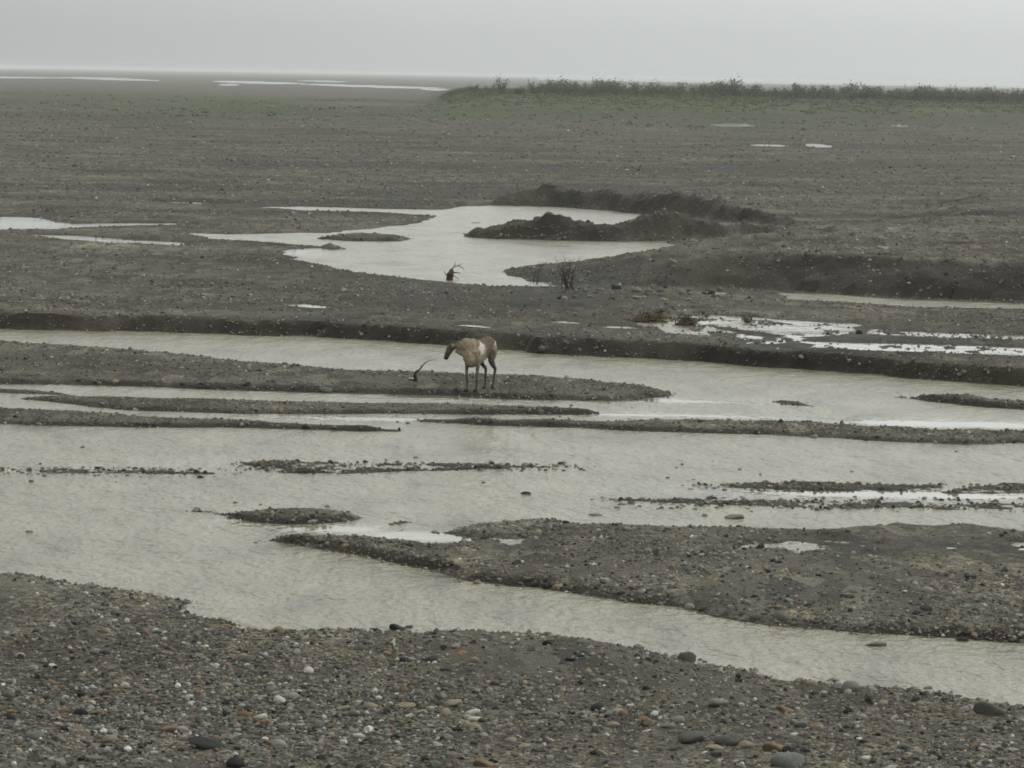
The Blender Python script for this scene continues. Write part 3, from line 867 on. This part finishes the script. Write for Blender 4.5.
# ------------------------------------------------------------------ tubes
def tube_geo(pts, rad, sides=8, cap=True):
    """pts list of 3-vectors, rad list of r or (r_side, r_up)"""
    P = [Vector(p) for p in pts]; V = []; Fc = []
    n = len(P)
    prev = None
    for i in range(n):
        t = (P[min(i + 1, n - 1)] - P[max(i - 1, 0)]).normalized()
        if prev is None:
            ref = Vector((0, 1, 0)) if abs(t.y) < 0.9 else Vector((1, 0, 0))
            s = ref
        else:
            s = prev
        s = (s - t * s.dot(t)).normalized(); prev = s
        up = t.cross(s)
        r = rad[i]; ra, rb = (r, r) if not isinstance(r, tuple) else r
        for k in range(sides):
            a = 2 * math.pi * k / sides
            V.append(P[i] + s * math.cos(a) * ra + up * math.sin(a) * rb)
    for i in range(n - 1):
        for k in range(sides):
            k2 = (k + 1) % sides
            Fc.append((i * sides + k, i * sides + k2, (i + 1) * sides + k2, (i + 1) * sides + k))
    if cap:
        Fc.append(tuple(range(sides))[::-1]); Fc.append(tuple((n - 1) * sides + k for k in range(sides)))
    return V, Fc

def join_geo(gs):
    V, Fc = [], []
    for v, f in gs:
        o = len(V); V += list(v); Fc += [tuple(i + o for i in q) for q in f]
    return V, Fc

def spline(pts, rad, n=6):
    """Catmull-Rom through points and radii"""
    P = [np.array(p, float) for p in pts]
    R = [np.array(r if isinstance(r, tuple) else (r, r), float) for r in rad]
    P = [2 * P[0] - P[1]] + P + [2 * P[-1] - P[-2]]; R = [R[0]] + R + [R[-1]]
    op, orr = [], []
    for i in range(1, len(P) - 2):
        for k in range(n if i < len(P) - 3 else n + 1):
            t = k / n
            def cr(A): return 0.5 * ((2 * A[i]) + (-A[i-1] + A[i+1]) * t + (2*A[i-1] - 5*A[i] + 4*A[i+1] - A[i+2]) * t*t + (-A[i-1] + 3*A[i] - 3*A[i+1] + A[i+2]) * t**3)
            op.append(cr(P)); r = np.maximum(cr(R), 0.002); orr.append((float(r[0]), float(r[1])))
    return op, orr

# ------------------------------------------------------------------ caribou
def make_caribou():
    gs = []
    def T(pts, rad, sides=12, n=5):
        p, r = spline(pts, rad, n); gs.append(tube_geo(p, r, sides))
    # trunk: side radius, vertical radius
    T([(-.54,0,.90),(-.47,0,.87),(-.33,0,.845),(-.10,0,.79),(.12,0,.745),(.29,0,.745),(.41,0,.78),(.49,0,.82)],
      [(.05,.06),(.105,.14),(.138,.190),(.150,.205),(.152,.258),(.140,.275),(.112,.225),(.065,.13)], 16)
    # neck turned to the left, head carried low
    T([(.33,.00,0.855),(.44,.05,.900),(.51,.14,.925),(.525,.24,.930)], [(.115,.165),(.092,.135),(.076,.105),(.068,.088)], 14)
    # head
    T([(.505,.20,.945),(.52,.265,.905),(.535,.325,.825),(.545,.37,.735),(.55,.405,.660),(.552,.425,.615)],
      [(.060,.065),(.078,.085),(.070,.082),(.052,.062),(.046,.052),(.040,.040)], 14)
    # throat mane
    T([(.44,.02,0.740),(.49,.12,0.770),(.52,.21,0.800)], [.09,.065,.05], 10)
    # ears
    T([(.56,.20,.95),(.60,.15,1.03),(.61,.11,1.12)], [(.026,.030),(.046,.050),(.012,.014)], 8, 4)
    T([(.48,.26,.95),(.45,.30,1.03),(.43,.31,1.12)], [(.026,.030),(.046,.050),(.012,.014)], 8, 4)
    # tail
    T([(-.53,0,.93),(-.585,0,.89),(-.60,0,.82)], [.035,.032,.012], 8, 4)
    for s in (-1, 1):
        fx = 0.02 if s > 0 else -0.06
        T([(.28,s*.105,.80),(.26,s*.115,.66),(.25+fx*.3,s*.115,.54),(.29+fx,s*.09,.34),(.28+fx,s*.08,.12),(.31+fx,s*.08,.045)],
          [(.07,.12),(.058,.09),(.040,.050),(.028,.031),(.020,.023),(.026,.028)], 10)
        hx = 0.04 if s > 0 else -0.03
        T([(-.34,s*.085,.85),(-.30,s*.115,.70),(-.27,s*.12,.58),(-.36+hx*.5,s*.10,.47),(-.455+hx,s*.085,.40),(-.43+hx,s*.075,.26),(-.415+hx,s*.07,.11),(-.385+hx,s*.07,.045)],
          [(.09,.15),(.072,.125),(.054,.08),(.037,.048),(.029,.036),(.023,.026),(.020,.023),(.027,.029)], 10)
    V, Fc = join_geo(gs)
    V = [(p[0], -p[1], p[2]) for p in V]; Fc = [f[::-1] for f in Fc]
    o = mesh_obj("caribou", V, Fc)
    md = o.modifiers.new("r", 'REMESH'); md.mode = 'VOXEL'; md.voxel_size = 0.011
    sm = o.modifiers.new("s", 'SMOOTH'); sm.factor = 0.5; sm.iterations = 4
    dg = bpy.context.evaluated_depsgraph_get()
    me = bpy.data.meshes.new_from_object(o.evaluated_get(dg))
    o.modifiers.clear(); o.data = me; me.name = "caribou"
    n = len(me.vertices); co = np.empty(n * 3, np.float32); me.vertices.foreach_get("co", co); co = co.reshape(-1, 3)
    x, y, z = co.T.copy()
    nn_ = np.empty(n * 3, np.float32); me.vertices.foreach_get('normal', nn_)
    ruff = (0.009 * fbm(x * 16, z * 11 + y * 13, 3, 207) * (z > .45))[:, None] * nn_.reshape(-1, 3)     # shaggy, moulting coat
    me.vertices.foreach_set('co', (co + ruff).astype(np.float32).ravel())
    nz = fbm(x * 9 + 3, z * 9 + y * 6, 3, 201) * .8 + fbm(x * 24 + 3, z * 20 + y * 18, 3, 203) * .7
    def sst(a, b, t): t = np.clip((t - a) / (b - a), 0, 1); return t * t * (3 - 2 * t)
    tan = np.array([.255,.205,.148]); brown = np.array([.100,.070,.050]); pale = np.array([.60,.54,.45]); dark = np.array([.050,.042,.036]); black = np.array([.018,.016,.015])
    c = np.tile(tan, (n, 1))
    def mix(col, w):
        nonlocal c
        w = np.clip(w, 0, 1)[:, None]; c = c * (1 - w) + col * w
    ym = -y
    mix(brown * 1.15, sst(.84, .93, z + .06 * nz) * sst(.34, .20, x + .06 * nz))               # rusty saddle
    mix(dark * 1.7, sst(.16, .07, np.abs(x + .16) + .05 * nz) * sst(.95, .86, z) * .85)          # dark flank
    mix(brown * .9, sst(-.18, -.26, x) * sst(.84, .76, z + .05 * nz) * (z > .45) * .75)          # haunch
    mix(pale, sst(.15, .05, np.hypot((x - .14) * 1.3, (z - .84) * .9) + .09 * nz) * (y > -.02))  # pale shoulder
    mix(np.array([.32,.265,.18]), sst(.30, .42, x) * sst(.86, .74, z + .05 * nz) * (z > .42) * .8)  # yellowish chest
    mix(pale, sst(-.36, -.42, x + .04 * nz) * sst(.78, .84, z + .04 * nz) * .95)                # rump patch
    mix(dark * 1.6, sst(.56, .44, z + .03 * nz) * (x < .45))                                    # legs
    mix(tan * .75, sst(.60, .5, z) * sst(.22, .36, z) * (x > .1) * (x < .48) * .8)              # tan upper forelegs
    head = (ym > .19) & (x > .37)
    mix(dark * 1.1, head * sst(.93, .81, z) * .9)
    mix(dark * 1.2, head * sst(.87, .94, z) * .9)
    mix(pale * .8, (sst(.05, .02, np.hypot(ym - .235, z - .90)) * head) * .85)
    mix(np.array([.28,.22,.16]), head * sst(.055, .02, np.hypot(ym - .35, z - .79) + .02 * nz) * .5)
    mix(black, head * sst(.66, .625, z) * .9)
    mix(black, sst(.055, .035, z))
    mix(dark * .8, (z > .99) * (x > .38) * (ym > .08) * 1.0)
    c *= (1 + .16 * nz)[:, None]
    a = me.color_attributes.new("col", 'FLOAT_COLOR', 'POINT')
    c4 = np.ones((n, 4), np.float32); c4[:, :3] = c; a.data.foreach_set("color", c4.ravel())
    me.polygons.foreach_set("use_smooth", [True] * len(me.polygons))
    me.materials.append(attr_mat("caribou_coat", rough=0.9, spec=0.15, noise=0.3, scale=30))
    hoof_m = noise_mat("hoof_horn", (.014,.012,.011), (.035,.030,.026), 30, 0.5, 0)
    eye_m = noise_mat("eye_dark", (.006,.005,.004), (.015,.012,.010), 30, 0.1, 0)
    for s in (-1, 1):
        for bx, by in ((.31 + (0.02 if s > 0 else -.06), -s * .08), (-.385 + (0.04 if s > 0 else -.03), -s * .07)):
            gg = []
            for k in (-1, 1):                                                        # cloven, splayed
                gg.append(tube_geo([(bx-.03, by+k*.016, .045),(bx+.01, by+k*.022,.030),(bx+.038, by+k*.025,.012),(bx+.052, by+k*.022,.003)],
                                   [.018,.023,.018,.006], 8))
                gg.append(tube_geo([(bx-.042, by+k*.018, .060),(bx-.050, by+k*.021,.030)], [.009,.006], 6))
            mesh_obj("hoof", *join_geo(gg), hoof_m, o)
    for ex, ey, ez in ((.598,-.295,.882),(.452,-.285,.882)):
        V, Fc = ICO2; mesh_obj("eye", V * .016 + np.array([ex, ey, ez]), Fc, eye_m, o)
    return o
car = make_caribou()
g = on_ground(478.5, 390.8)
car.location = (g.x, g.y, g.z - 0.005)
car.rotation_euler = (0, 0, math.radians(241))      # forward (local +x) points left and towards us
tag(car, "brown and tan caribou with pale patches standing on a gravel bar, head turned and lowered", "caribou")

# ------------------------------------------------------------------ driftwood and twigs
WOOD_D = noise_mat("wet_driftwood", (.030,.022,.017), (.075,.055,.040), 14, 0.8, 0.4)
WOOD_B = noise_mat("brown_root", (.055,.032,.018), (.130,.080,.045), 14, 0.8, 0.4)
TWIG = noise_mat("bare_twig", (.045,.033,.024), (.10,.078,.055), 20, 0.85, 0.3)
DRY = noise_mat("dry_weed", (.070,.045,.022), (.16,.115,.055), 20, 0.9, 0.3)

def wood(name, at, parts, mats, label, cat):
    """parts: (part name, points, radii, material); points local, x right, z up"""
    e = bpy.data.objects.new(name, None); COL.objects.link(e); e.location = at
    e.empty_display_size = 0.1
    for pn, pts, rad, mt in parts:
        p, r = spline(pts, rad, 5); v, f = tube_geo(p, r, 7)
        mesh_obj(pn, v, f, mt, e)
    return tag(e, label, cat)
g = on_ground(415.5, 382)
wood("driftwood_branch", g, [
    ("trunk", [(0,0,-.03),(.0,.0,.07),(-.01,.0,.15),(.03,.02,.22)], [.045,.038,.034,.028], WOOD_D),
    ("branch", [(.03,.02,.20),(.10,.04,.27),(.17,.06,.36),(.25,.08,.41),(.37,.10,.435)], [.022,.013,.010,.007,.004], WOOD_D),
    ("branch", [(-.01,0,.03),(-.07,-.03,.045),(-.14,-.05,.03)], [.02,.015,.006], WOOD_D),
    ("branch", [(.10,.04,.27),(.11,.08,.34)], [.012,.004], WOOD_D)], None,
    "dark driftwood branch stuck upright in gravel before the caribou's muzzle", "driftwood")
g = on_ground(450, 280)
wood("driftwood_root", g, [
    ("trunk", [(0,0,-.05),(-.01,.02,.14),(.02,.03,.28),(.04,.0,.40)], [.11,.10,.085,.05], WOOD_D),
    ("root_knot", [(-.07,-.04,.24),(.02,-.02,.30),(.09,.02,.37)], [.05,.075,.03], WOOD_B),
    ("branch", [(.04,0,.38),(.10,.02,.47),(.22,.04,.50),(.33,.05,.46),(.40,.05,.36)], [.022,.013,.011,.009,.005], WOOD_D),
    ("branch", [(.05,0,.30),(.18,.03,.31),(.32,.04,.29)], [.022,.016,.006], WOOD_B),
    ("branch", [(.0,.0,.10),(.14,-.06,.06),(.20,-.08,.01)], [.03,.02,.01], WOOD_D),
    ("branch", [(-.02,0,.2),(-.12,.04,.26),(-.17,.06,.36)], [.02,.014,.006], WOOD_D),
    ("branch", [(.10,.02,.46),(.14,.06,.56),(.13,.09,.63)], [.011,.008,.004], WOOD_D),
    ("branch", [(.20,.04,.49),(.28,-.02,.55),(.36,-.05,.57)], [.009,.007,.003], WOOD_D),
    ("branch", [(.02,.02,.30),(.10,.10,.22),(.25,.14,.12)], [.02,.014,.008], WOOD_B)], None,
    "dark driftwood root with a thin arching branch at the pool's edge", "driftwood")

def twiggy(name, at, n_, hgt, spread, mt, label, cat, group=None, lean=0.0, thick=.010, fork=True):
    e = bpy.data.objects.new(name, None); COL.objects.link(e); e.location = at; e.empty_display_size = 0.1
    for k in range(n_):
        a = random.uniform(0, 6.28); s_ = random.uniform(.2, 1) * spread; h_ = hgt * random.uniform(.5, 1)
        p0 = Vector((random.gauss(0, .06), random.gauss(0, .06), -.04))
        p3 = Vector((math.cos(a) * s_ + lean, math.sin(a) * s_, h_))
        p1 = p0.lerp(p3, .35) + Vector((random.gauss(0, .04), random.gauss(0, .04), .05)); p2 = p0.lerp(p3, .7) + Vector((random.gauss(0, .05), 0, .02))
        p, r = spline([p0, p1, p2, p3], [thick, thick * .8, thick * .55, thick * .25], 3); gs = [tube_geo(p, r, 5)]
        if fork:
            for q in range(3):
                b0 = p[3 + q * 2]; b1 = Vector(b0) + Vector((random.gauss(0, .12), random.gauss(0, .12), random.uniform(.06, .2)))
                gs.append(tube_geo([b0, Vector(b0).lerp(b1, .5) + Vector((random.gauss(0, .02), 0, .01)), b1], [thick * .5, thick * .38, thick * .2], 4))
        mesh_obj("stem", *join_geo(gs), mt, e)
    return tag(e, label, cat, group)
twiggy("bare_bush", on_ground(568, 289), 13, 1.0, .42, TWIG, "bare twiggy bush with thin upright stems at the raised bar's foot", "bush", thick=.012)
twiggy("bare_bush", on_ground(535, 283), 6, .7, .5, TWIG, "sparse low bush of a few bare twigs near the raised bar's tip", "bush", thick=.010)

def clump(at, wid, hgt, n_, mt, label):
    """flood-drift clump: tangled roots and dead grass"""
    e = bpy.data.objects.new("drift_clump", None); COL.objects.link(e); e.location = at; e.empty_display_size = 0.1
    gs = []
    for k in range(n_):
        x0 = random.gauss(0, wid * .4); z0 = random.uniform(0, hgt * max(.15, 1 - abs(x0) / wid))
        a = random.uniform(0, 6.28); L = random.uniform(.12, .35)
        p0 = Vector((x0, random.gauss(0, .12), z0)); p2 = p0 + Vector((math.cos(a) * L, math.sin(a) * L * .5, random.uniform(-.08, .14)))
        p1 = p0.lerp(p2, .5) + Vector((0, 0, random.uniform(0, .07)))
        gs.append(tube_geo([p0, p1, p2], [.012, .010, .004], 5))
    mesh_obj("tangled_twigs", *join_geo(gs), mt, e)
    V, Fc = ICO2
    r = np.random.default_rng(int(abs(at[0] * 100)))
    v = V * (1 + .22 * r.standard_normal((len(V), 1))) * np.array([wid * .75, .16, hgt * .34]) + np.array([0, 0, hgt * .12])
    mesh_obj("sod", v, Fc, WOOD_B, e, smooth=False)
    return tag(e, label, "driftwood")
clump(on_ground(645, 322), .55, .26, 46, DRY, "long low reddish clump of dead plants and twigs beside wet flats")
clump(on_ground(661, 318), .14, .24, 14, WOOD_D, "small upright dark sod between two flood-drift clumps")
clump(on_ground(686, 325), .36, .24, 36, WOOD_D, "dark brown flood-drift clump at the edge of the bright wet flats")
clump(on_ground(748, 322), .12, .18, 14, WOOD_D, "tiny dark clump on the bright wet flats")

# ------------------------------------------------------------------ willow thicket on the far terrace
LEAF = attr_mat("willow_leaves", rough=0.8, spec=0.2, noise=0.3, scale=1.5)
STEM = noise_mat("willow_stem", (.05,.042,.03), (.10,.085,.06), 3, 0.9, 0.2)
def shrub_meshes(seed, hgt, wid):
    r = np.random.default_rng(seed)
    V, Fc, cc = [], [], []
    gs = []
    ncl = int(r.integers(9, 14))
    for k in range(ncl):
        a = r.uniform(0, 6.28); rr = wid * .5 * math.sqrt(r.random()) * .85
        top = hgt * r.uniform(.45, 1.0) * (1 - .35 * (rr / (wid * .5)))
        tip = Vector((math.cos(a) * rr, math.sin(a) * rr, top))
        gs.append(tube_geo([(tip.x * .2, tip.y * .2, -.15), tip * .55 + Vector((0, 0, .05)), tip], [.045, .03, .008], 4))
        base = np.array([.070,.080,.024]) * r.uniform(.7, 1.5) + np.array([.03,.022,0]) * r.random()
        for q in range(42):
            t_ = r.uniform(.25, 1.05)
            c0 = np.array([tip.x, tip.y, tip.z]) * t_ + r.normal(0, .16 * wid / 2.2, 3) * np.array([1, 1, .9])
            c0[2] = max(c0[2], .03)
            s_ = r.uniform(.05, .125)
            d1 = r.normal(size=3); d1 /= np.linalg.norm(d1); d2 = np.cross(d1, r.normal(size=3)); d2 /= np.linalg.norm(d2)
            o = len(V)
            V += [c0 - d1 * s_ * 1.5, c0 + d2 * s_ * .6, c0 + d1 * s_ * 1.5, c0 - d2 * s_ * .6]
            Fc.append((o, o + 1, o + 2, o + 3))
            cc += [base * r.uniform(.75, 1.3)] * 4
    fm = np_mesh("foliage", np.array(V), np.array(Fc), LEAF, smooth=False, cols=np.array(cc))
    v, f = join_geo(gs)
    sm_ = bpy.data.meshes.new("stem"); sm_.from_pydata([tuple(q) for q in v], [], f); sm_.materials.append(STEM)
    return fm, sm_
SHR = [shrub_meshes(900 + k, 2.75, 3.1) for k in range(7)]
def shrub(x, y, sc, label, group=None, wide=1.0):
    e = bpy.data.objects.new("willow_shrub", None); COL.objects.link(e); e.empty_display_size = 0.2
    h_ = height(x, y)[0][0]
    e.location = (x, y, h_ - .03); e.rotation_euler = (0, 0, random.uniform(0, 6.28)); e.scale = (sc * wide, sc * wide, sc)
    fm, sm_ = random.choice(SHR)
    for nm, mm in (("foliage", fm), ("stem", sm_)):
        c_ = bpy.data.objects.new(nm, mm); COL.objects.link(c_); c_.parent = e
    return tag(e, label, "shrub", group)
def at_d(px, d): return (px - 512) / F_PX * d * 1.0
FIRST = [(447,.55,"smallest lone willow shrub at the open end of the thicket"),
         (467,.85,"low willow shrub standing between the smallest shrub and a tall one"),
         (496,1.22,"tall rounded willow shrub near the open end of the thicket"),
         (483,.70,"low willow shrub tucked against the tall rounded one"),
         (530,1.15,"tall broad willow shrub second from the thicket's open end"),
         (515,.80,"low willow shrub in the gap between two tall ones")]
for px, sc, lab in FIRST:
    shrub(at_d(px, 640), 640 + random.uniform(-6, 6), sc, lab, wide=1.25)
GL = "green willow shrub in the dense thicket along the far terrace"
GG = "willow shrubs of the far thicket"
px = 540.0
while px < 1150:
    d = 648 + random.uniform(-10, 22)
    sc = random.uniform(.45, 1.18)
    sc *= 0.72 + 0.42 * float(vnoise(np.array([px * 0.045]), np.array([3.3]), 5)[0]) + 0.22 * float(vnoise(np.array([px * 0.15]), np.array([7.3]), 6)[0])
    if 560 < px < 600 or 640 < px < 660: sc *= 1.08
    shrub(at_d(px, d), d, sc, GL, GG, wide=random.uniform(1.1, 1.5))
    px += random.uniform(5.0, 10.5)
px = 545.0
while px < 1150:
    d = 690 + random.uniform(-14, 14)
    shrub(at_d(px, d), d, random.uniform(.9, 1.15) * (0.72 + 0.5 * float(vnoise(np.array([px * 0.06]), np.array([1.3]), 8)[0])), GL, GG, wide=random.uniform(1.2, 1.6))
    px += random.uniform(7, 12)

# low green cover on the terrace slope and in the far bands
NT = 40000
ty_ = CAM_H * F_PX / rng.uniform(27, 54, NT); tu = rng.uniform(-0.17, 0.17, NT); tx_ = tu * ty_
fr = np.clip(np.interp(ty_, Yr, np.arange(NR)).astype(int), 0, NR - 1); fc_ = np.clip(np.interp(tu, uc, np.arange(NC)).astype(int), 0, NC - 1)
kp = (rng.random(NT) < np.clip(terrace[fr, fc_] * 1.2 - .25, 0, 1) * veg[fr, fc_] + .02 * veg[fr, fc_]) & (H[fr, fc_] > WL[fr, fc_] + .03)
tx_, ty_ = tx_[kp], ty_[kp]; nt = len(tx_); th, _w = height(tx_, ty_)
blade = 7
bx = rng.normal(0, .30, (nt, blade)); by = rng.normal(0, .3, (nt, blade)); bh = rng.uniform(.08, .28, (nt, blade)) * rng.uniform(.5, 1.2, (nt, 1)); bw = rng.uniform(.10, .22, (nt, blade))
lean = rng.normal(0, .15, (nt, blade))
base = np.stack([tx_[:, None] + bx, ty_[:, None] + by, np.repeat(th[:, None], blade, 1) - .02], -1)
ang = rng.uniform(0, 3.14, (nt, blade)); dx = np.stack([np.cos(ang) * bw, np.sin(ang) * bw, 0 * bw], -1)
tipv = base + np.stack([lean, 0 * lean, bh], -1)
V = np.stack([base - dx, base + dx, tipv + dx * .35, tipv - dx * .35], 2).reshape(-1, 3)
Fc = np.arange(len(V)).reshape(-1, 4)
cc = np.array([.084,.097,.038]) * np.exp(rng.normal(0, .25, (nt, 1))) + np.array([.03,.018,.004]) * rng.random((nt, 1))
tm = np_mesh("ground_cover", V, Fc, LEAF, smooth=False, cols=np.repeat(cc, blade * 4, 0))
to = bpy.data.objects.new("ground_cover", tm); COL.objects.link(to)
tag(to, "low green tundra plants covering the far terrace slope", "ground cover", kind="stuff")

# ------------------------------------------------------------------ haze
V = [(-13500, -300, -2), (13500, -300, -2), (13500, 12500, -2), (-13500, 12500, -2), (-13500, -300, 8.5), (13500, -300, 8.5), (13500, 12500, 8.5), (-13500, 12500, 8.5)]
Fb = [(0, 3, 2, 1), (4, 5, 6, 7), (0, 1, 5, 4), (1, 2, 6, 5), (2, 3, 7, 6), (3, 0, 4, 7)]
hm = bpy.data.materials.new("haze"); hm.use_nodes = True
hn_ = hm.node_tree.nodes; hn_.clear()
ho = hn_.new("ShaderNodeOutputMaterial"); hv = hn_.new("ShaderNodeVolumePrincipled")
hv.inputs["Color"].default_value = (0.93, 0.95, 0.95, 1)
hv.inputs["Density"].default_value = 0.00020
hv.inputs["Anisotropy"].default_value = 0.3
hm.node_tree.links.new(hv.outputs[0], ho.inputs["Volume"])
hz = mesh_obj("haze", V, Fb, hm, smooth=False)
tag(hz, "thin pale grey haze lying over the whole river plain", "haze", kind="stuff")
